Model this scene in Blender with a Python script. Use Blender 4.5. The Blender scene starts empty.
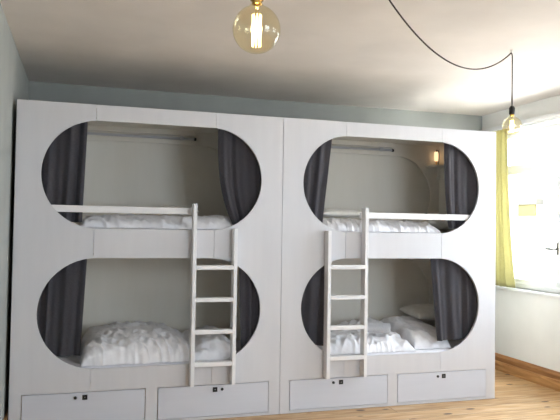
import bpy, bmesh, math, random
from mathutils import Vector, Matrix, noise
random.seed(4)
S = bpy.context.scene
C = S.collection
PI = math.pi

# ------------------------------------------------------------------ materials
def lin(c):
    c = c / 255.0
    return c / 12.92 if c <= .04045 else ((c + .055) / 1.055) ** 2.4
def rgb(r, g, b): return (lin(r), lin(g), lin(b), 1)
def mat(name, col, rough=.6, spec=.5, metal=0):
    m = bpy.data.materials.new(name); m.use_nodes = True
    p = m.node_tree.nodes['Principled BSDF']
    p.inputs['Base Color'].default_value = col
    p.inputs['Roughness'].default_value = rough
    p.inputs['Metallic'].default_value = metal
    p.inputs['Specular IOR Level'].default_value = spec
    return m
def N(m, t, **kw):
    n = m.node_tree.nodes.new(t)
    for k, v in kw.items(): setattr(n, k, v)
    return n
def L(m, a, b): m.node_tree.links.new(a, b)
def bump(m, src, strength, dist):
    b = N(m, 'ShaderNodeBump'); b.inputs['Strength'].default_value = strength; b.inputs['Distance'].default_value = dist
    L(m, src, b.inputs['Height']); L(m, b.outputs[0], m.node_tree.nodes['Principled BSDF'].inputs['Normal'])
def noisy(m, c1, c2, scale=(1, 1, 1), ns=5, detail=4, bs=0, bd=.002, lo=.35, hi=.65, dist=0):
    tc = N(m, 'ShaderNodeTexCoord'); mp = N(m, 'ShaderNodeMapping'); mp.inputs['Scale'].default_value = scale
    L(m, tc.outputs['Object'], mp.inputs[0])
    n = N(m, 'ShaderNodeTexNoise'); n.inputs['Scale'].default_value = ns; n.inputs['Detail'].default_value = detail
    n.inputs['Distortion'].default_value = dist
    L(m, mp.outputs[0], n.inputs['Vector'])
    r = N(m, 'ShaderNodeValToRGB'); r.color_ramp.elements[0].color = c1; r.color_ramp.elements[1].color = c2
    r.color_ramp.elements[0].position = lo; r.color_ramp.elements[1].position = hi
    L(m, n.outputs[0], r.inputs[0]); L(m, r.outputs[0], m.node_tree.nodes['Principled BSDF'].inputs['Base Color'])
    if bs: bump(m, n.outputs[0], bs, bd)
    return m

M = {}
M['wall'] = noisy(mat('wall_paint', rgb(222, 220, 214), .85, .2), rgb(233, 232, 229), rgb(238, 237, 234), ns=3, bs=.1)
M['wall_shaded'] = noisy(mat('shaded_wall_paint', rgb(190, 192, 187), .85, .2), rgb(158, 160, 156), rgb(165, 167, 163), ns=3, bs=.1)  # white wall paint darkened: dimness away from the window is in the colour
M['ceil'] = noisy(mat('ceiling_paint', rgb(226, 219, 213), .9, .2), rgb(219, 212, 207), rgb(230, 223, 218), ns=1.5, bs=.08)
M['bunk'] = noisy(mat('painted_board', rgb(216, 215, 218), .42, .4), rgb(206, 205, 209), rgb(209, 208, 212), scale=(5, 5, .6), ns=3)
M['bunk_in'] = noisy(mat('interior_board', rgb(212, 207, 196), .6, .3), rgb(232, 227, 217), rgb(235, 230, 221), scale=(3, 3, .5), ns=3)
M['drawer'] = noisy(mat('drawer_paint', rgb(214, 215, 221), .4, .4), rgb(204, 206, 215), rgb(207, 209, 218), scale=(.6, 5, 5), ns=3)
M['ladder'] = noisy(mat('ladder_paint', rgb(232, 227, 222), .38, .45), rgb(228, 226, 227), rgb(232, 230, 231), scale=(3, 3, 3), ns=2)
M['black'] = mat('black_plastic', rgb(22, 21, 24), .35)
M['steel'] = mat('steel', rgb(170, 168, 165), .3, .5, 1)
M['brass'] = mat('brass', rgb(196, 160, 92), .25, .5, 1)
M['cord'] = mat('cord_fabric', rgb(62, 52, 50), .8, .2)
M['plate'] = mat('ceiling_hook_metal', rgb(214, 208, 200), .4)
M['pvc'] = mat('window_frame_paint', rgb(238, 238, 238), .35)
M['dark_metal'] = mat('dark_metal', rgb(60, 55, 50), .4)

def cloth(name, c1, c2, rough=.9, sc=90, bs=.3, bd=.0008, trans=0):
    m = mat(name, c1, rough, .15)
    noisy(m, c1, c2, ns=sc, detail=3, bs=bs, bd=bd)
    p = m.node_tree.nodes['Principled BSDF']; p.inputs['Sheen Weight'].default_value = .15
    if trans:
        t = N(m, 'ShaderNodeBsdfTranslucent'); t.inputs[0].default_value = c2
        mx = N(m, 'ShaderNodeMixShader'); mx.inputs[0].default_value = trans
        L(m, p.outputs[0], mx.inputs[1]); L(m, t.outputs[0], mx.inputs[2]); L(m, mx.outputs[0], m.node_tree.nodes['Material Output'].inputs[0])
    return m
M['duvet'] = cloth('white_cotton', rgb(232, 230, 234), rgb(240, 239, 243), sc=14, bs=.55, bd=.012)
M['sheet'] = cloth('sheet_cotton', rgb(222, 221, 228), rgb(230, 229, 235), sc=9, bs=.35, bd=.006)
M['pillow'] = cloth('pillow_cotton', rgb(226, 222, 214), rgb(234, 230, 224), sc=12, bs=.4, bd=.006)
M['towel'] = cloth('towel_terry', rgb(234, 233, 236), rgb(244, 243, 246), sc=120, bs=.6, bd=.003)
M['dcurt'] = cloth('charcoal_curtain', rgb(92, 90, 96), rgb(101, 99, 105), sc=160, bs=.3)
M['ycurt'] = cloth('yellow_curtain', rgb(170, 164, 120), rgb(184, 178, 136), sc=120, bs=.2, trans=.02)

def wood_floor():
    m = mat('pine_planks', rgb(214, 172, 118), .38, .45)
    nt = m.node_tree; P = nt.nodes['Principled BSDF']
    tc = N(m, 'ShaderNodeTexCoord')
    br = N(m, 'ShaderNodeTexBrick'); br.offset = .37; br.squash = 1
    br.inputs['Scale'].default_value = 1; br.inputs['Brick Width'].default_value = 3.1; br.inputs['Row Height'].default_value = .19
    br.inputs['Mortar Size'].default_value = .0028; br.inputs['Mortar Smooth'].default_value = .3; br.inputs['Bias'].default_value = 0
    br.inputs['Color1'].default_value = (0, 0, 0, 1); br.inputs['Color2'].default_value = (1, 1, 1, 1); br.inputs['Mortar'].default_value = (.5, .5, .5, 1)
    L(m, tc.outputs['Object'], br.inputs['Vector'])
    # grain, offset per plank
    add = N(m, 'ShaderNodeVectorMath', operation='MULTIPLY_ADD'); add.inputs[1].default_value = (7.3, 3.1, 5.7)
    L(m, br.outputs['Color'], add.inputs[0]); L(m, tc.outputs['Object'], add.inputs[2])
    mp = N(m, 'ShaderNodeMapping'); mp.inputs['Scale'].default_value = (.9, 11, 1); L(m, add.outputs[0], mp.inputs[0])
    g = N(m, 'ShaderNodeTexNoise'); g.inputs['Scale'].default_value = 2.2; g.inputs['Detail'].default_value = 7; g.inputs['Distortion'].default_value = 1.4
    L(m, mp.outputs[0], g.inputs['Vector'])
    r = N(m, 'ShaderNodeValToRGB'); cr = r.color_ramp
    cr.elements[0].position = .28; cr.elements[0].color = rgb(170, 126, 80)
    cr.elements[1].position = .72; cr.elements[1].color = rgb(232, 208, 172)
    e = cr.elements.new(.5); e.color = rgb(212, 174, 124)
    L(m, g.outputs[0], r.inputs[0])
    # tone by plank
    hs = N(m, 'ShaderNodeMix', data_type='RGBA', blend_type='MULTIPLY'); hs.inputs[0].default_value = .75
    tone = N(m, 'ShaderNodeValToRGB'); tone.color_ramp.elements[0].color = (.60, .53, .46, 1); tone.color_ramp.elements[1].color = (1, 1, 1, 1)
    L(m, br.outputs['Color'], tone.inputs[0]); L(m, r.outputs[0], hs.inputs[6]); L(m, tone.outputs[0], hs.inputs[7])
    # knots
    mp2 = N(m, 'ShaderNodeMapping'); mp2.inputs['Scale'].default_value = (1.9, 4.2, 1); L(m, add.outputs[0], mp2.inputs[0])
    v = N(m, 'ShaderNodeTexVoronoi'); v.inputs['Scale'].default_value = 1.6; v.inputs['Randomness'].default_value = 1
    L(m, mp2.outputs[0], v.inputs['Vector'])
    k = N(m, 'ShaderNodeValToRGB'); k.color_ramp.elements[0].position = .10; k.color_ramp.elements[0].color = (1, 1, 1, 1)
    k.color_ramp.elements[1].position = .155; k.color_ramp.elements[1].color = (0, 0, 0, 1)
    L(m, v.outputs['Distance'], k.inputs[0])
    mk = N(m, 'ShaderNodeMix', data_type='RGBA'); L(m, k.outputs[0], mk.inputs[0]); L(m, hs.outputs[2], mk.inputs[6]); mk.inputs[7].default_value = rgb(58, 30, 18)
    # gaps
    mg = N(m, 'ShaderNodeMix', data_type='RGBA'); L(m, br.outputs['Fac'], mg.inputs[0]); L(m, mk.outputs[2], mg.inputs[6]); mg.inputs[7].default_value = rgb(96, 62, 38)
    L(m, mg.outputs[2], P.inputs['Base Color'])
    bump(m, g.outputs[0], .12, .001)
    return m
M['floor'] = wood_floor()
def wood(name, a, b, scale):
    m = mat(name, a, .5, .35); return noisy(m, a, b, scale=scale, ns=2.6, detail=6, dist=1.2, lo=.3, hi=.7)
M['skirt'] = wood('pine_skirting', rgb(150, 104, 64), rgb(206, 160, 106), (9, .8, 9))
M['skirt_dark'] = wood('pine_skirting_top', rgb(126, 84, 50), rgb(170, 122, 76), (9, .8, 9))

def glass(name, tint, gloss=.12):
    m = bpy.data.materials.new(name); m.use_nodes = True; nt = m.node_tree
    nt.nodes.remove(nt.nodes['Principled BSDF'])
    t = N(m, 'ShaderNodeBsdfTransparent'); t.inputs[0].default_value = tint
    g = N(m, 'ShaderNodeBsdfGlossy'); g.inputs['Roughness'].default_value = .02
    lw = N(m, 'ShaderNodeLayerWeight'); lw.inputs[0].default_value = .5
    pw = N(m, 'ShaderNodeMath', operation='POWER'); pw.inputs[1].default_value = 4; L(m, lw.outputs['Facing'], pw.inputs[0])
    ad = N(m, 'ShaderNodeMath', operation='MULTIPLY_ADD'); ad.inputs[1].default_value = .5; ad.inputs[2].default_value = gloss; L(m, pw.outputs[0], ad.inputs[0])
    mx = N(m, 'ShaderNodeMixShader'); L(m, ad.outputs[0], mx.inputs[0]); L(m, t.outputs[0], mx.inputs[1]); L(m, g.outputs[0], mx.inputs[2])
    L(m, mx.outputs[0], nt.nodes['Material Output'].inputs[0]); return m
M['pane'] = glass('window_glass', (.96, .97, .97, 1), .03)
M['bulb_glass'] = glass('amber_bulb_glass', (.97, .92, .76, 1), .06)
def emit(name, col, s):
    m = bpy.data.materials.new(name); m.use_nodes = True; nt = m.node_tree
    nt.nodes.remove(nt.nodes['Principled BSDF'])
    e = N(m, 'ShaderNodeEmission'); e.inputs[0].default_value = col; e.inputs[1].default_value = s
    L(m, e.outputs[0], nt.nodes['Material Output'].inputs[0]); return m
M['filament'] = emit('glowing_filament', (1, .80, .45, 1), 7)
M['lampglow'] = emit('reading_lamp_glow', (1, .66, .36, 1), 1.6)
M['facade'] = noisy(mat('outside_render', rgb(226, 222, 214), .9, .1), rgb(222, 218, 210), rgb(231, 227, 220), ns=2)
M['awning'] = mat('awning_cloth', rgb(74, 67, 42), .9, .1)
M['awning_top'] = mat('awning_casing', rgb(48, 47, 42), .7)
M['outglass'] = mat('outside_window_glass', rgb(110, 125, 140), .1)
M['ground'] = noisy(mat('outside_paving', rgb(170, 168, 162), .9, .1), rgb(196, 193, 186), rgb(208, 205, 199), ns=2)

# ------------------------------------------------------------------ helpers
def link(name, me, m, parent=None, smooth=False):
    o = bpy.data.objects.new(name, me); C.objects.link(o)
    if m: me.materials.append(m)
    if parent:
        o.parent = parent
        w = Vector((0, 0, 0)); q = parent
        while q: w += q.location; q = q.parent
        me.transform(Matrix.Translation(-w))
    if smooth:
        for p in me.polygons: p.use_smooth = True
    return o
def tag(o, label=None, cat=None, group=None, kind=None):
    if label: o['label'] = label
    if cat: o['category'] = cat
    if group: o['group'] = group
    if kind: o['kind'] = kind
    return o
def empty(name, loc, label, cat, group=None):
    o = bpy.data.objects.new(name, None); C.objects.link(o); o.location = loc; o.empty_display_size = .1
    return tag(o, label, cat, group)
def box(bm, x0, x1, y0, y1, z0, z1):
    vs = [bm.verts.new((x, y, z)) for x in (x0, x1) for y in (y0, y1) for z in (z0, z1)]
    for f in ((0, 1, 3, 2), (4, 6, 7, 5), (0, 4, 5, 1), (2, 3, 7, 6), (0, 2, 6, 4), (1, 5, 7, 3)):
        bm.faces.new([vs[i] for i in f])
def bm_obj(name, bm, m, parent=None, bev=0, smooth=False, seg=2):
    bmesh.ops.recalc_face_normals(bm, faces=bm.faces)
    if bev:
        bmesh.ops.bevel(bm, geom=list(bm.edges), offset=bev, segments=seg, affect='EDGES', profile=.6)
    me = bpy.data.meshes.new(name); bm.to_mesh(me); bm.free()
    o = link(name, me, m, parent, smooth)
    return o
def boxo(name, dims, m, parent=None, bev=.002):
    bm = bmesh.new(); box(bm, *dims); return bm_obj(name, bm, m, parent, bev)
def struct(o): return tag(o, kind='structure')
def tube(pts, r, seg=10, closed=False, cap=True):
    bm = bmesh.new(); rings = []
    prev = None
    for i, p in enumerate(pts):
        p = Vector(p)
        a = Vector(pts[max(i - 1, 0)]); b = Vector(pts[min(i + 1, len(pts) - 1)])
        t = (b - a).normalized()
        if prev is None:
            up = Vector((0, 0, 1)) if abs(t.z) < .9 else Vector((1, 0, 0))
            n = t.cross(up).normalized()
        else:
            n = (prev - t * prev.dot(t)).normalized()
        prev = n; bb = t.cross(n)
        rr = r[i] if isinstance(r, (list, tuple)) else r
        rings.append([bm.verts.new(p + (n * math.cos(k * 2 * PI / seg) + bb * math.sin(k * 2 * PI / seg)) * rr) for k in range(seg)])
    for a, b in zip(rings, rings[1:]):
        for k in range(seg):
            bm.faces.new((a[k], a[(k + 1) % seg], b[(k + 1) % seg], b[k]))
    if cap: bm.faces.new(rings[0][::-1]); bm.faces.new(rings[-1])
    return bm
def lathe(cx, cy, prof, seg=32):
    bm = bmesh.new(); rings = []
    for r, z in prof:
        if r < 1e-5: rings.append([bm.verts.new((cx, cy, z))])
        else: rings.append([bm.verts.new((cx + r * math.cos(k * 2 * PI / seg), cy + r * math.sin(k * 2 * PI / seg), z)) for k in range(seg)])
    for a, b in zip(rings, rings[1:]):
        for k in range(seg):
            k2 = (k + 1) % seg
            if len(a) == 1 and len(b) == 1: continue
            if len(a) == 1: bm.faces.new((a[0], b[k2], b[k]))
            elif len(b) == 1: bm.faces.new((a[k], a[k2], b[0]))
            else: bm.faces.new((a[k], a[k2], b[k2], b[k]))
    return bm
def plate(name, polys, y0, y1, m, parent):
    """flat board in the XZ plane with holes; polys = list of (x,z) loops, thickness y0..y1"""
    cu = bpy.data.curves.new(name, 'CURVE'); cu.dimensions = '2D'; cu.fill_mode = 'BOTH'
    for pl in polys:
        s = cu.splines.new('POLY'); s.points.add(len(pl) - 1); s.use_cyclic_u = True
        for i, (x, z) in enumerate(pl): s.points[i].co = (x, z, 0, 1)
    cu.extrude = (y1 - y0) / 2
    tmp = bpy.data.objects.new('tmp', cu)
    me = bpy.data.meshes.new_from_object(tmp)
    bpy.data.objects.remove(tmp); bpy.data.curves.remove(cu)
    me.transform(Matrix.Translation((0, (y0 + y1) / 2, 0)) @ Matrix.Rotation(PI / 2, 4, 'X'))
    bm = bmesh.new(); bm.from_mesh(me); bmesh.ops.remove_doubles(bm, verts=bm.verts, dist=1e-5)
    bmesh.ops.recalc_face_normals(bm, faces=bm.faces); bm.to_mesh(me); bm.free()
    me.name = name; me.materials.clear()
    return link(name, me, m, parent)

# ------------------------------------------------------------------ room
XL, XR, YB, YF, ZC = -.03, 5.02, 1.42, -6.3, 2.93
struct(boxo('floor', (XL - .3, XR + .3, YF - .3, YB + .3, -.1, 0), M['floor'], bev=0))
struct(boxo('ceiling', (XL - .3, XR + .3, YF - .3, YB + .3, ZC, ZC + .1), M['ceil'], bev=0))
struct(boxo('wall_left', (XL - .2, XL, YF, YB, 0, ZC), M['wall_shaded'], bev=0))
struct(boxo('wall_back', (XL - .2, XR + .3, YB, YB + .2, 0, ZC), M['wall_shaded'], bev=0))
W3 = (2.4, 4.4)  # unseen rear window, added and sized to light the berths from the front
bm = bmesh.new()
box(bm, XL - .2, XR + .3, YF - .2, YF, 0, .94); box(bm, XL - .2, XR + .3, YF - .2, YF, 2.66, ZC)
box(bm, XL - .2, W3[0], YF - .2, YF, .94, 2.66); box(bm, W3[1], XR + .3, YF - .2, YF, .94, 2.66)
struct(bm_obj('wall_front', bm, M['wall_shaded']))
w3 = bpy.data.objects.new('window_3', None); C.objects.link(w3); w3.location = (3.4, YF - .1, .94); tag(w3, kind='structure')
bm = bmesh.new()
box(bm, W3[0], W3[0] + .06, YF - .12, YF - .06, .94, 2.66); box(bm, W3[1] - .06, W3[1], YF - .12, YF - .06, .94, 2.66)
box(bm, 3.365, 3.435, YF - .12, YF - .06, 1.0, 2.6); box(bm, W3[0] + .06, W3[1] - .06, YF - .12, YF - .06, .94, 1.0); box(bm, W3[0] + .06, W3[1] - .06, YF - .12, YF - .06, 2.6, 2.66)
bm_obj('window_frame', bm, M['pvc'], w3)
boxo('pane', (W3[0] + .06, 3.365, YF - .092, YF - .088, 1.0, 2.6), M['pane'], w3, 0); boxo('pane', (3.435, W3[1] - .06, YF - .092, YF - .088, 1.0, 2.6), M['pane'], w3, 0)
WIN = [(-1.75, 1.15), (-4.9, -3.5)]
WZ0, WZ1 = .94, 2.66
bm = bmesh.new()
ys = [YF, WIN[1][0], WIN[1][1], WIN[0][0], WIN[0][1], YB]
box(bm, XR, XR + .3, YF, YB, 0, WZ0); box(bm, XR, XR + .3, YF, YB, WZ1, ZC)
for a, b in ((ys[0], ys[1]), (ys[2], ys[3]), (ys[4], ys[5])): box(bm, XR, XR + .3, a, b, WZ0, WZ1)
struct(bm_obj('wall_right', bm, M['wall']))
# windows
for i, (a, b) in enumerate(WIN):
    w = bpy.data.objects.new('window_%d' % (i + 1), None); C.objects.link(w); w.location = (XR + .1, (a + b) / 2, WZ0); tag(w, kind='structure')
    fx0, fx1 = XR + .07, XR + .14
    fr = bmesh.new(); t = .055
    box(fr, fx0, fx1, a, a + t, WZ0, WZ1); box(fr, fx0, fx1, b - t, b, WZ0, WZ1)
    box(fr, fx0, fx1, a + t, b - t, WZ0, WZ0 + t); box(fr, fx0, fx1, a + t, b - t, WZ1 - t, WZ1)
    TZ = 2.27; n = 3; step = (b - a - 2 * t) / n
    box(fr, fx0, fx1, a + t, b - t, TZ - .03, TZ + .03)
    for k in range(1, n):
        yy = b - t - k * step
        box(fr, fx0 - .01, fx1, yy - .035, yy + .035, WZ0 + t, TZ - .03)
        box(fr, fx0, fx1, yy - .025, yy + .025, TZ + .03, WZ1 - t)
    bm_obj('window_frame', fr, M['pvc'], w, .004, seg=1)
    for k in range(n):
        y1 = b - t - k * step - (.035 if k else 0); y0 = b - t - (k + 1) * step + (.035 if k < n - 1 else 0)
        s = bmesh.new(); q = .045
        box(s, fx0 + .005, fx1 - .02, y0, y0 + q, WZ0 + t, TZ - .03); box(s, fx0 + .005, fx1 - .02, y1 - q, y1, WZ0 + t, TZ - .03)
        box(s, fx0 + .005, fx1 - .02, y0 + q, y1 - q, WZ0 + t, WZ0 + t + q); box(s, fx0 + .005, fx1 - .02, y0 + q, y1 - q, TZ - .03 - q, TZ - .03)
        so = bm_obj('sash', s, M['pvc'], w, .003, seg=1)
        h = bmesh.new(); box(h, fx0 - .012, fx0 + .005, y0 + .012, y0 + .036, 1.33, 1.45); box(h, fx0 - .045, fx0 - .012, y0 + .016, y0 + .032, 1.375, 1.395); box(h, fx0 - .055, fx0 - .04, y0 + .016, y0 + .15, 1.372, 1.398)
        bm_obj('window_handle', h, M['steel'], so, .002, seg=1)
        boxo('pane', (fx0 + .03, fx0 + .034, y0 + q, y1 - q, WZ0 + t + q, TZ - .03 - q), M['pane'], so, 0)
        boxo('pane', (fx0 + .03, fx0 + .034, y0, y1, TZ + .03, WZ1 - t), M['pane'], w, 0)
    sl = boxo('window_sill', (XR - .035, fx0, a - .05, b + .05, WZ0 - .03, WZ0), M['pvc'], w, .004)
# skirting on the window wall
bm = bmesh.new(); box(bm, XR - .04, XR, YF, YB, 0, .105)
struct(bm_obj('baseboard_right', bm, M['skirt'], None, .004))
bm = bmesh.new()
pr = [(XR, .105), (XR - .03, .105), (XR - .03, .15), (XR - .012, .18), (XR, .18)]
ends = [[bm.verts.new((x, y, z)) for x, z in pr] for y in (YF, YB)]
bm.faces.new(ends[0]); bm.faces.new(ends[1][::-1])
for k in range(5): bm.faces.new((ends[0][k], ends[0][(k + 1) % 5], ends[1][(k + 1) % 5], ends[1][k]))
struct(bm_obj('trim_1', bm, M['skirt_dark']))
bm = bmesh.new(); box(bm, XL, XL + .02, YF, YB, 0, .12)
struct(bm_obj('baseboard_left', bm, M['skirt'], None, .003))

# ------------------------------------------------------------------ bunk beds
HB, WB, DB = 2.49, 2.1, 1.04
SI, CXI = .578, .603
PL = (.8756, .425); PU = (1.947, .419)      # centre height, radius of lower and upper opening
T = .025
def arc(cx, cz, r, a0, a1, n=28): return [(cx + r * math.cos(a0 + (a1 - a0) * k / n), cz + r * math.sin(a0 + (a1 - a0) * k / n)) for k in range(n + 1)]
def pill(cx0, cx1, cz, r, n=40):
    return arc(cx1, cz, r, -PI / 2, PI / 2, n) + arc(cx0, cz, r, PI / 2, 3 * PI / 2, n)
ZF = .2865
def end_board(x_out, s, x_c, sgn):
    """C-shaped end board between outer edge and seam; sgn=+1 for the left end"""
    pts = [(x_out, ZF), (s, ZF)]
    for cz, r in (PL, PU):
        dx = (x_c - s) * sgn
        a = math.acos(-dx / r) if True else 0
        # arc on the outer side from lower to upper, limited to x beyond the seam
        if sgn > 0: pts += arc(x_c, cz, r, 2 * PI - a, a, 36)
        else: pts += arc(x_c, cz, r, -(PI - a), PI - a, 36)
    pts += [(s, HB), (x_out, HB)]
    return pts
def build_bunk(X, label, loc_label):
    b = empty('bunk_bed', (X + WB / 2, DB / 2, 0), label, 'bunk bed', None)
    g = .0015
    x0, x1 = X + .002, X + WB - .002
    sl, sr = X + SI, X + WB - SI
    plate('front_panel', [end_board(x0, sl - g, X + CXI, 1)], 0, T, M['bunk'], b)
    plate('front_panel', [end_board(x1, sr + g, X + WB - CXI, -1)], 0, T, M['bunk'], b)
    # header, middle and lower rails of the front between the two seams
    def strip(zb, zt, lo, hi):
        pts = []
        if lo is None: pts += [(sl + g, zb), (sr - g, zb)]
        else:
            cz, r = lo; aa = math.asin((X + CXI - sl - g) / r)
            pts += arc(X + CXI, cz, r, PI / 2 + aa, PI / 2, 4) + arc(X + WB - CXI, cz, r, PI / 2, PI / 2 - aa, 4)
        if hi is None: pts += [(sr - g, zt), (sl + g, zt)]
        else:
            cz, r = hi; aa = math.asin((X + CXI - sl - g) / r)
            pts += arc(X + WB - CXI, cz, r, -PI / 2 + aa, -PI / 2, 4) + arc(X + CXI, cz, r, -PI / 2, -PI / 2 - aa, 4)
        return pts
    plate('front_panel', [strip(ZF, 0, None, PL)], 0, T, M['bunk'], b)
    plate('front_panel', [strip(0, 0, PL, PU)], 0, T, M['bunk'], b)
    plate('front_panel', [strip(0, HB, PU, None)], 0, T, M['bunk'], b)
    # frame round the drawers
    dr = [(X + .085, X + .999), (X + 1.09, X + 2.006)]
    plate('drawer_frame', [[(x0, .002), (x1, .002), (x1, ZF - .0005), (x0, ZF - .0005)]] + [[(a, .022), (c, .022), (c, .279), (a, .279)] for a, c in dr], 0, T, M['bunk'], b)
    # carcass
    boxo('side_panel', (x0, x0 + .022, T, DB, 0.002, HB), M['bunk_in'], b, 0)
    boxo('side_panel', (x1 - .022, x1, T, DB, 0.002, HB), M['bunk_in'], b, 0)
    boxo('top_panel', (x0 + .022, x1 - .022, T, DB, HB - .022, HB), M['bunk_in'], b, 0)
    for z in (.31, 1.39): boxo('bed_base', (x0 + .022, x1 - .022, T, .974, z, z + .03), M['bunk_in'], b, 0)
    # back panel with the matching rounded cut-outs and a backing board
    xb0, xb1 = x0 + .022, x1 - .022
    plate('back_panel', [[(xb0, .34), (xb1, .34), (xb1, HB - .022), (xb0, HB - .022)]] +
          [pill(X + .61, X + WB - .54, cz - .025, r) for cz, r in (PL, PU)], 0.975, 1.0, M['bunk_in'], b)
    boxo('backing_board', (xb0, xb1, 1.012, DB, .34, HB - .022), M['bunk_in'], b, 0)
    # service strip and pipe-like rail high on the back of the upper berth
    boxo('upper_strip', (xb0, X + 1.5, .91, .974, 2.42, HB - .022), M['bunk_in'], b, .003)
    rl = bm_obj('berth_rail', tube([(xb0, .96, 2.395), (X + 1.5, .96, 2.395)], .012), M['bunk'], b, smooth=True)
    for xx in (X + .35, X + 1.38):
        boxo('rail_bracket', (xx - .018, xx + .018, .945, .974, 2.38, 2.42), M['bunk'], rl, .003)
    bm_obj('rail_end', tube([(X + 1.5, .96, 2.395), (X + 1.52, .96, 2.395)], .016), M['black'], rl)
    # curtain rods behind the front
    for z, nm in ((PU[0] + PU[1] + .025, 'u'), (PL[0] + PL[1] + .025, 'l')):
        bm_obj('curtain_rod', tube([(xb0, .062, z + .004), (xb1, .062, z + .004)], .007), M['steel'], b, smooth=True)
    # drawers
    for k, (a, c) in enumerate(dr):
        d = bmesh.new(); box(d, a + .006, c - .006, -.001, .018, .0275, .2735)
        do = bm_obj('drawer', d, M['drawer'], b, .0015, seg=1)
        bx = bmesh.new()
        box(bx, a + .03, a + .045, .02, .7, .04, .25); box(bx, c - .045, c - .03, .02, .7, .04, .25)
        box(bx, a + .045, c - .045, .685, .7, .04, .25); box(bx, a + .045, c - .045, .02, .685, .04, .055)
        bm_obj('drawer_box', bx, M['bunk_in'], do)
        sq, dt = ((.541, .472) if k == 0 else (1.551, 1.609)) if X < 1 else ((.552, .481) if k == 0 else (1.555, 1.494))
        lp = boxo('lock_plate', (X + sq - .019, X + sq + .019, -.006, -.001, .219, .257), M['black'], do, .001)
        kb = lathe(0, 0, [(0, 0), (.011, 0), (.012, .006), (.010, .012), (0, .012)], 16)
        bmesh.ops.rotate(kb, verts=kb.verts, matrix=Matrix.Rotation(PI / 2, 3, 'X'))
        kc = lathe(0, 0, [(0, 0), (.004, 0), (.0035, .003), (0, .003)], 14)
        bmesh.ops.rotate(kc, verts=kc.verts, matrix=Matrix.Rotation(PI / 2, 3, 'X'))
        bmesh.ops.translate(kb, verts=kb.verts, vec=(X + dt, -.001, .238)); bmesh.ops.translate(kc, verts=kc.verts, vec=(X + sq, -.006, .238))
        bm_obj('lock_button', kb, M['black'], do, smooth=True)
        bm_obj('keyhole_disc', kc, M['steel'], do, smooth=True)
    return b
b1 = build_bunk(0, 'left white built-in double-decker bunk with two pill-shaped openings, against the left wall', '')
b2 = build_bunk(WB, 'right white built-in double-decker bunk with two pill-shaped openings, beside the window', '')
# guard rails fixed across the upper openings
for b, (xa, xb) in ((b1, (.22, 1.368)), (b2, (2.832, 3.98))):
    boxo('guard_rail', (xa, xb, .027, .048, 1.652, 1.705), M['ladder'], b, .003)
    xp = 1.345 if b is b1 else 2.838
    boxo('rail_block', (xp - .018, xp + .018, 0, .027, 1.655, 1.70), M['ladder'], b, .002)

# ladders
def ladder(xl, xr, tl, tr, label):
    t = empty('bunk_ladder', ((xl + xr) / 2, -.035, .288), label, 'ladder')
    for x, z in ((xl, tl), (xr, tr)):
        boxo('rail', (x - .015, x + .015, -.085, -.001, .288, z), M['ladder'], t, .003)
    for z in (1.212, .954, .698, .440):
        boxo('rung', (xl + .015, xr - .015, -.084, -.020, z, z + .034), M['ladder'], t, .004)
    return t
ladder(1.350, 1.684, 1.738, 1.543, 'white wooden ladder on the left bunk, its taller post on the left')
ladder(2.500, 2.842, 1.537, 1.742, 'white wooden ladder on the right bunk, its taller post on the right')

# ------------------------------------------------------------------ curtains
def curtain(name, fx0, fx1, y, zt, zb, folds, amp, m, axis='x', seed=0, nu=150, nv=36, hem=0):
    """fx0,fx1: functions of t (0 top, 1 bottom) giving the two edges"""
    bm = bmesh.new(); vs = []
    rnd = random.Random(seed); ph = rnd.random() * 6
    for j in range(nv + 1):
        t = j / nv; row = []
        for i in range(nu + 1):
            u = i / nu
            a, b = fx0(t), fx1(t)
            uu = u + .05 * math.sin(u * 9 + ph + t * .5) * (1 - abs(2 * u - 1))
            X = a + (b - a) * uu
            w = math.sin(folds * 2 * PI * u + ph + .9 * math.sin(u * 5 + ph) + .25 * t)
            w = w * (.75 + .4 * noise.noise((u * 4, t * 1.2, seed))) + .25 * math.sin(folds * 4.3 * PI * u + t)
            Y = y + amp * (.55 + .45 * t) * w + .004 * noise.noise((u * 12, t * 5, seed + 3))
            Z = zt + (zb + hem * u - zt) * t
            row.append(bm.verts.new((X, Y, Z) if axis == 'x' else (Y, X, Z)))
        vs.append(row)
    for j in range(nv):
        for i in range(nu): bm.faces.new((vs[j][i], vs[j][i + 1], vs[j + 1][i + 1], vs[j + 1][i]))
    bmesh.ops.solidify(bm, geom=list(bm.faces), thickness=.0025)
    return bm_obj(name, bm, m, None, 0, True)
cg = {'upper': 'left', }
def lerp(a, b, p=1): return lambda t: a + (b - a) * t ** p
CZU, CZL = (2.395, 1.575), (1.325, .545)
curt = [
 (lerp(.06, .06), lerp(.516, .489), CZU, 5, 'charcoal curtain gathered at the left end of the left upper berth', 0),
 (lerp(1.553, 1.69, 3), lerp(2.04, 2.04), CZU, 5, 'charcoal curtain gathered at the right end of the left upper berth', .01),
 (lerp(.06, .06), lerp(.535, .498), CZL, 5, 'charcoal curtain gathered at the left end of the left lower berth', 0),
 (lerp(1.743, 1.773), lerp(2.04, 2.04), CZL, 4, 'charcoal curtain gathered at the right end of the left lower berth, behind the ladder', 0),
 (lerp(2.16, 2.16), lerp(2.572, 2.485), CZU, 4, 'charcoal curtain gathered at the left end of the right upper berth', 0),
 (lerp(3.679, 3.735, 2), lerp(4.14, 4.14), CZU, 5, 'charcoal curtain gathered at the right end of the right upper berth', 0),
 (lerp(2.16, 2.16), lerp(2.54, 2.505), CZL, 4, 'charcoal curtain gathered at the left end of the right lower berth, behind the ladder', 0),
 (lerp(3.543, 3.622), lerp(4.14, 4.14), CZL, 5, 'charcoal curtain gathered at the right end of the right lower berth', .01)]
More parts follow.
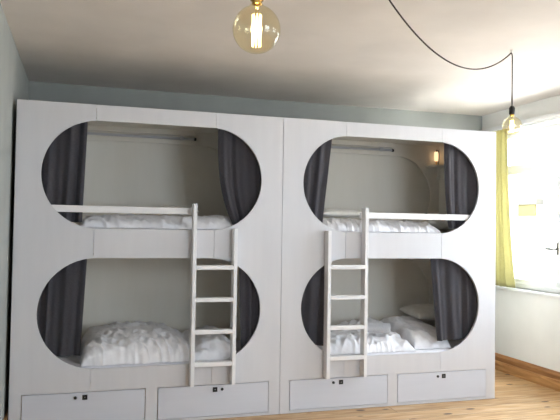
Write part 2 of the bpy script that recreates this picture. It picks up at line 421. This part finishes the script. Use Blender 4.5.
for i, (f0, f1, (zt, zb), n, lab, hem) in enumerate(curt):
    o = curtain('bunk_curtain', f0, f1, .062, zt, zb, n - 1.2, .024, M['dcurt'], seed=i * 7 + 1, hem=hem)
    tag(o, lab, 'curtain', 'charcoal bunk curtains')

# ------------------------------------------------------------------ bedding
def mattress(x0, x1, z0, z1, label):
    bm = bmesh.new(); box(bm, x0, x1, .032, .97, z0, z1)
    bmesh.ops.bevel(bm, geom=list(bm.edges), offset=.03, segments=4, affect='EDGES', profile=.6)
    o = bm_obj('mattress', bm, M['sheet'], None, 0, True)
    return tag(o, label, 'mattress', 'sheeted mattresses')
for X, s in ((0, 'left'), (WB, 'right')):
    mattress(X + .035, X + 2.065, .341, .462, 'mattress with fitted white sheet in the lower berth of the %s bunk' % s)
    mattress(X + .035, X + 2.065, 1.421, 1.532, 'mattress with fitted white sheet in the upper berth of the %s bunk' % s)

def ridged(x, y, s):
    wx = noise.noise((x * .6, y * .6, s + 11)) * 1.1; wy = noise.noise((x * .6, y * .6, s + 17)) * 1.1
    a = max(0, 1 - abs(noise.noise((x + wx, y + wy, s))) * 2.2) ** 2.2
    b = max(0, 1 - abs(noise.noise((x * 2.3 + 3 + wy, y * 2.3, s + 5))) * 2.2) ** 2.2
    return a * .65 + b * .4 - .3
def duvet(x0, x1, y0, y1, z, hf, seed, label, group, wr=.02, freq=(9, 4), ang=.5, nx=190, ny=90, front=.03):
    bm = bmesh.new(); top = []; bot = []
    ca, sa = math.cos(ang), math.sin(ang)
    for j in range(ny + 1):
        v = j / ny; rt = []; rb = []
        for i in range(nx + 1):
            u = i / nx
            ex = .03 * noise.noise((v * 4, seed, 1)) * (1 if u > .5 else -1) * abs(2 * u - 1) ** 3
            ey = .02 * noise.noise((u * 7, seed, 2)) * max(0, v - .5)
            e = (1 - abs(2 * u - 1) ** 12) ** .5 * (1 - abs(2 * v - 1) ** 5) ** .5
            X = x0 + (x1 - x0) * u + ex; Y = y0 + (y1 - y0) * v + ey
            h = hf(u, v)
            px, py = X * ca + Y * sa, -X * sa + Y * ca
            warp = noise.noise((X * 3, Y * 3, seed)) * .5
            w = ridged(px * freq[0] + warp, py * freq[1] + warp, seed) * wr
            w += noise.noise((X * 22, Y * 14, seed + 9)) * wr * .35
            H = max(.006, h * e + w * min(1, e * 1.3))
            fy = front * (1 - abs(2 * v - 1) ** 2)
            Yd = Y - (.5 * w if v < .3 else 0)
            rt.append(bm.verts.new((X, Yd, z + H)))
            rb.append(bm.verts.new((X, Y, z)) if 0 < i < nx and 0 < j < ny else None)
        top.append(rt); bot.append(rb)
    for j in range(ny):
        for i in range(nx): bm.faces.new((top[j][i], top[j][i + 1], top[j + 1][i + 1], top[j + 1][i]))
    # flat underside joined to the rim
    rim = [top[0][i] for i in range(nx)] + [top[j][nx] for j in range(ny)] + [top[ny][i] for i in range(nx, 0, -1)] + [top[j][0] for j in range(ny, 0, -1)]
    low = [bm.verts.new((v.co.x, v.co.y, z + .001)) for v in rim]
    for k in range(len(rim)):
        k2 = (k + 1) % len(rim); bm.faces.new((rim[k], low[k], low[k2], rim[k2]))
    bm.faces.new(low)
    for row in bot:
        for v in row:
            if v: bm.verts.remove(v)
    o = bm_obj('duvet', bm, M['duvet'], None, 0, True)
    return tag(o, label, 'duvet', group)
def G(u, v, cu, cv, su, sv): return math.exp(-((u - cu) / su) ** 2 - ((v - cv) / sv) ** 2)
def pillow(name, c, sx, sy, th, rot, label, m='pillow', n=44, seed=1):
    bm = bmesh.new(); L1 = []; L2 = []
    for j in range(n + 1):
        v = -1 + 2 * j / n; a = []; b = []
        for i in range(n + 1):
            u = -1 + 2 * i / n
            pin = 1 - .07 * (1 - abs(u * v)) * 0 - .06 * ((1 - u * u) * abs(v) ** 3)
            pin2 = 1 - .06 * ((1 - v * v) * abs(u) ** 3)
            h = th * max(0, (1 - abs(u) ** 3.5)) ** .55 * max(0, (1 - abs(v) ** 3.5)) ** .55
            w = .008 * ridged(u * 2.5, v * 2.5, seed) * min(1, h / th * 2)
            x, y = u * sx * pin2, v * sy * pin
            edge = i in (0, n) or j in (0, n)
            va = bm.verts.new((x, y, h + w if not edge else 0)); a.append(va)
            b.append(va if edge else bm.verts.new((x, y, -h * .75)))
        L1.append(a); L2.append(b)
    for j in range(n):
        for i in range(n):
            bm.faces.new((L1[j][i], L1[j][i + 1], L1[j + 1][i + 1], L1[j + 1][i]))
            q = (L2[j][i], L2[j + 1][i], L2[j + 1][i + 1], L2[j][i + 1])
            try: bm.faces.new(q)
            except ValueError: pass
    from mathutils import Euler
    R = Euler(rot).to_matrix()
    bmesh.ops.rotate(bm, verts=bm.verts, matrix=R); bmesh.ops.translate(bm, verts=bm.verts, vec=c)
    o = bm_obj(name, bm, M[m], None, 0, True)
    return tag(o, label, 'pillow' if 'pillow' in name else 'towel', 'white pillows' if 'pillow' in name else None)

DG = 'crumpled white duvets'
# lower left berth: big puffed duvet and its thinner tail under the ladder
duvet(.505, 1.765, .042, .93, .464, lambda u, v: .15 + .075 * G(u, v, .25, .65, .3, .6) + .03 * G(u, v, .5, .4, .12, .5) - .06 * G(u, v, .70, .2, .06, .6) - .03 * G(u, v, .7, .7, .1, .5) + .02 * G(u, v, .9, .5, .12, .5),
      3, 'puffy crumpled white duvet spread in the lower berth of the left bunk', DG, wr=.040, freq=(5.5, 2.2), ang=.75)
pillow('pillow', (.30, .62, .575), .20, .28, .085, (.12, -.32, 0), 'white pillow at the left end of the left lower berth, behind the curtain', seed=2)
# upper left berth
duvet(.47, 1.86, .085, .93, 1.534, lambda u, v: .088 + .012 * G(u, v, .3, .4, .3, .5) + .02 * G(u, v, .85, .4, .1, .5), 8, 'flat crumpled white duvet in the upper berth of the left bunk', DG, wr=.034, freq=(8, 2.6), ang=.8)
pillow('pillow', (1.30, .60, 1.695), .17, .20, .042, (.04, 0, 0), 'white pillow lying on the duvet in the left upper berth', seed=5)
# lower right berth
duvet(2.53, 3.40, .042, .93, .464, lambda u, v: .10 + .11 * G(u, v, .9, .95, .5, .4) + .02 * G(u, v, .8, .5, .3, .35) + .02 * G(u, v, .3, .3, .2, .4), 13,
      'crumpled white duvet under the ladder in the lower berth of the right bunk', DG, wr=.036, freq=(5, 2.2), ang=-.6, nx=150)
duvet(3.42, 3.80, .115, .93, .464, lambda u, v: .12 + .12 * v, 17, 'folded end of white bedding in front of the right lower pillow', DG, wr=.03, freq=(5, 2.2), ang=.7, nx=70)
pillow('pillow', (3.88, .70, .715), .20, .22, .065, (.10, -.04, 0), 'white pillow at the right end of the right lower berth', seed=6)
# rolled towel on the right lower duvet
def roll(c, length, r, rotz, label):
    pts = []; bm = bmesh.new(); prof = []
    n = 150
    for k in range(n + 1):
        a = k / n * 2 * PI * 3.4; rr = .012 + (r - .012) * k / n
        prof.append((rr * math.cos(a), rr * math.sin(a)))
    rows = []
    for s in range(25):
        y = (s / 24 - .5) * length
        rows.append([bm.verts.new((p[0] * (1 + .05 * noise.noise((p[0] * 20, y * 12, 3))), y + .006 * noise.noise((p[0] * 30, p[1] * 30, 1)), p[1] * (1 + .05 * noise.noise((p[1] * 20, y * 12, 7))))) for p in prof])
    for a, b in zip(rows, rows[1:]):
        for k in range(n): bm.faces.new((a[k], a[k + 1], b[k + 1], b[k]))
    bmesh.ops.solidify(bm, geom=list(bm.faces), thickness=-.009)
    bmesh.ops.rotate(bm, verts=bm.verts, matrix=Matrix.Rotation(rotz, 3, 'Z')); bmesh.ops.translate(bm, verts=bm.verts, vec=c)
    return tag(bm_obj('rolled_towel', bm, M['towel'], None, 0, True), label, 'towel')
roll((3.05, .20, .658), .30, .05, 1.15, 'rolled white towel on the duvet beside the right bunk ladder')
# upper right berth
duvet(2.45, 3.66, .085, .93, 1.534, lambda u, v: .092 + .015 * G(u, v, .2, .5, .2, .5), 21, 'flat crumpled white duvet in the upper berth of the right bunk', DG, wr=.036, freq=(11, 2), ang=.12)
pillow('pillow', (2.84, .60, 1.70), .22, .20, .045, (.03, 0, 0), 'white pillow lying on the duvet at the left of the right upper berth', seed=7)
pillow('pillow', (3.88, .62, 1.63), .19, .28, .085, (0.05, .1, 0), 'white pillow at the right end of the right upper berth', seed=9)

# shelf and little reading lamp in the corner of the right upper berth
sh = empty('corner_shelf', (4.10, .98, 2.22), 'small corner shelf high in the right upper berth', 'shelf')
boxo('shelf_board', (4.02, 4.174, .80, .973, 2.232, 2.25), M['bunk_in'], sh, .002)
boxo('shelf_bracket', (4.15, 4.174, .945, .973, 2.10, 2.232), M['bunk_in'], sh, .002)
lp = empty('reading_lamp', (4.12, .93, 2.25), 'small warm glowing reading lamp on the corner shelf in the right upper berth', 'lamp')
bm_obj('lamp_base', lathe(4.115, .93, [(0, 2.2502), (.026, 2.2502), (.026, 2.262), (.006, 2.266), (.006, 2.30), (0, 2.30)], 20), M['brass'], lp, smooth=True)
bm_obj('lamp_shade', lathe(4.115, .93, [(0, 2.302), (.02, 2.302), (.022, 2.36), (.02, 2.40), (0, 2.40)], 20), M['lampglow'], lp, smooth=True)
bm_obj('lamp_stem', tube([(4.15, .95, 2.2502), (4.15, .95, 2.42), (4.115, .93, 2.42), (4.115, .93, 2.40)], .005, 8), M['dark_metal'], lp)

# ------------------------------------------------------------------ pendant bulbs
def bulb(cx, cy, cz, r, label, cap_mat, topz, sock=True):
    t = empty('pendant_bulb', (cx, cy, cz - r), label, 'light bulb', 'pendant filament bulbs')
    prof = []
    for k in range(25):
        a = -PI / 2 + k / 24 * (PI / 2 + 1.15)
        prof.append((max(0, r * math.cos(a)), cz + r * math.sin(a)))
    prof += [(r * .30, cz + r * 1.0), (r * .22, cz + r * 1.08)]
    bm_obj('bulb_glass', lathe(cx, cy, prof, 40), M['bulb_glass'], t, smooth=True)
    zc = cz + r * 1.06
    cap = [(0, zc)] + [(.0145 + (.0012 if k % 2 else 0), zc + .003 * k) for k in range(10)] + [(0, zc + .03)]
    bm_obj('screw_cap', lathe(cx, cy, cap, 24), M['brass'], t, smooth=True)
    so = bm_obj('lamp_socket', lathe(cx, cy, [(0, zc + .012), (.021, zc + .012), (.022, zc + .03), (.022, zc + .06), (.012, zc + .075), (.004, zc + .08), (0, zc + .08)], 24), cap_mat, t, smooth=True)
    # glass stem and zigzag filament cage
    bm_obj('filament_stem', lathe(cx, cy, [(0, zc), (.008, zc), (.005, zc - .03), (.003, cz + r * .62), (0, cz + r * .62)], 16), M['bulb_glass'], t, smooth=True)
    h0, h1 = cz - r * .72, cz + r * .62
    pts = []; n = 9
    for k in range(n * 2):
        a = 2 * PI * k / (n * 2)
        z = h1 if k % 2 else h0
        pts.append((cx + r * .19 * math.cos(a), cy + r * .19 * math.sin(a), z))
    pts.append(pts[0])
    fb = bmesh.new()
    for a, b in zip(pts, pts[1:]):
        q = tube([a, b], .0011, 5)
        me = bpy.data.meshes.new('q'); q.to_mesh(me); q.free(); fb.from_mesh(me); bpy.data.meshes.remove(me)
    bm_obj('filament', fb, M['filament'], t)
    bm_obj('cord', tube([(cx, cy, zc + .078), (cx, cy, topz)], .0035, 8), M['cord'], t, smooth=True) if topz else None
    l = bpy.data.lights.new('filament_light', 'POINT'); l.energy = 2.2; l.color = (1, .72, .42); l.shadow_soft_size = .02
    lo = bpy.data.objects.new('filament_light', l); C.objects.link(lo); lo.location = (cx, cy, cz)
    return t, zc
gx, gy, gz = .992, -3.257, 2.165
t1, zc = bulb(gx, gy, gz, .0745, 'large amber globe filament bulb hanging in the left foreground', M['brass'], ZC - .02)
bm_obj('ceiling_rose', lathe(gx, gy, [(0, ZC), (.045, ZC), (.045, ZC - .012), (.01, ZC - .03), (0, ZC - .03)], 24), M['black'], t1, smooth=True)
hx, hy = 3.570, -1.058
t2, zc = bulb(hx + .008, hy, 2.352, .0715, 'amber globe filament bulb hanging from a swagged dark cord near the window', M['black'], None)
# swag: from a rose near (2.0,-2.0) to the ceiling hook and straight down to the socket
import itertools
sx, sy = 2.0, -2.0
Lx = math.hypot(hx - sx, hy - sy); pts = []
aa = .32 * 4
for k in range(41):
    u = k / 40
    sag = .275 * (1 - (2 * u - 1) ** 2) ** 1
    pts.append((sx + (hx - sx) * u, sy + (hy - sy) * u, ZC - .022 - sag))
pts = pts[:-1] + [(hx - .004, hy - .002, ZC - .0235), (hx + .004, hy, ZC - .028), (hx + .008, hy, ZC - .045)]
pts += [(hx + .008, hy, ZC - .1 - k * .05) for k in range(6)] + [(hx + .008, hy, zc + .078)]
bm_obj('cord', tube(pts, .0048, 8), M['cord'], t2, smooth=True)
bm_obj('ceiling_rose', lathe(sx, sy, [(0, ZC), (.045, ZC), (.045, ZC - .012), (.01, ZC - .022), (0, ZC - .022)], 24), M['black'], t2, smooth=True)
hk = bm_obj('ceiling_hook', lathe(hx, hy, [(0, ZC), (.014, ZC), (.013, ZC - .004), (.005, ZC - .008), (.004, ZC - .02), (0, ZC - .02)], 16), M['plate'], None, smooth=True)
tag(hk, 'small pale ceiling hook holding up the swagged cord', 'hook')

# ------------------------------------------------------------------ yellow curtain and its rail
cr = empty('curtain_rail', (4.96, -.2, 2.66), 'white curtain rail casing above the window', 'curtain rail')
boxo('rail_casing', (4.945, 5.02, -1.9, 1.38, 2.665, 2.745), M['pvc'], cr, .004)
boxo('rail_track', (4.925, 4.945, -1.9, 1.38, 2.69, 2.715), M['pvc'], cr, .003)
yc = curtain('window_curtain', lerp(.80, .67, 2.2), lerp(1.16, 1.16), 4.912, 2.685, .955, 3.6, .03, M['ycurt'], axis='y', seed=31)
tag(yc, 'pale yellow floor-to-sill curtain drawn aside at the window edge, behind the right bunk'.replace('floor-to-sill ', ''), 'curtain')

# ------------------------------------------------------------------ outside
struct(boxo('ground_outside', (XR + .3, 40, -30, 40, -3.2, -3.0), M['ground'], bev=0))
ob = empty('neighbour_building', (13.5, 8, -3), 'pale sunlit building seen through the window', 'building')
boxo('facade', (13, 20, 2, 26, -3, 2.75), M['facade'], ob, 0)
for k in range(4):
    y = 4.5 + k * 4.8
    f = boxo('window', (12.93, 13.0, y - .7, y + .7, -2.4, -.7), M['pvc'], ob, .01)
    boxo('pane', (12.92, 12.93, y - .6, y + .6, -2.3, -.8), M['outglass'], f, 0)
aw = empty('awning', (12.9, 10.7, 2.1), 'yellow awning on the pale building across the window', 'awning')
boxo('awning_canopy', (12.76, 12.79, 10.12, 11.3, 2.02, 2.36), M['awning'], aw, .004)
boxo('awning_casing', (12.74, 12.995, 10.05, 11.35, 2.36, 2.52), M['awning_top'], aw, .01)

# ------------------------------------------------------------------ light
w = bpy.data.worlds.new('sky'); S.world = w; w.use_nodes = True
bg = w.node_tree.nodes['Background']; bg.inputs[0].default_value = (.80, .90, 1, 1); bg.inputs[1].default_value = 15.3
sl = bpy.data.lights.new('sun', 'SUN'); sl.energy = 70; sl.angle = .01; sl.color = (1, .96, .9)
so = bpy.data.objects.new('sun', sl); C.objects.link(so); so.rotation_euler = Vector((.42, .12, -1)).to_track_quat('-Z', 'Y').to_euler(); so.location = (0, 0, 12)
for i, (a, b) in enumerate(WIN):
    l = bpy.data.lights.new('window_portal', 'AREA'); l.shape = 'RECTANGLE'; l.size = WZ1 - WZ0; l.size_y = b - a
    l.cycles.is_portal = True
    o = bpy.data.objects.new('window_portal', l); C.objects.link(o); o.location = (XR + .31, (a + b) / 2, (WZ0 + WZ1) / 2)
    o.rotation_euler = (0, PI / 2, 0)

l = bpy.data.lights.new('window_portal', 'AREA'); l.shape = 'RECTANGLE'; l.size = 2.0; l.size_y = 1.72; l.cycles.is_portal = True
o = bpy.data.objects.new('window_portal', l); C.objects.link(o); o.location = (3.4, YF - .21, 1.8); o.rotation_euler = (PI / 2, 0, 0)

# ------------------------------------------------------------------ camera (fitted)
f, yaw, pit, rol = 643.64, .2984, .0295, .0154
fw = Vector((math.sin(yaw) * math.cos(pit), math.cos(yaw) * math.cos(pit), math.sin(pit)))
r = Vector((math.cos(yaw), -math.sin(yaw), 0)); u = r.cross(fw)
r2 = r * math.cos(rol) + u * math.sin(rol); u2 = -r * math.sin(rol) + u * math.cos(rol)
cam = bpy.data.cameras.new('camera'); co = bpy.data.objects.new('camera', cam); C.objects.link(co)
cam.sensor_width = 36; cam.sensor_fit = 'HORIZONTAL'; cam.lens = f / 560 * 36; cam.clip_start = .05
mt = Matrix(((r2.x, u2.x, -fw.x), (r2.y, u2.y, -fw.y), (r2.z, u2.z, -fw.z))).to_4x4(); mt.translation = Vector((.487, -5.176, 1.5465))
co.matrix_world = mt
S.camera = co
S.view_settings.view_transform = 'Standard'; S.view_settings.look = 'None'; S.view_settings.gamma = 1
S.view_settings.use_curve_mapping = False; S.view_settings.exposure = -0.05
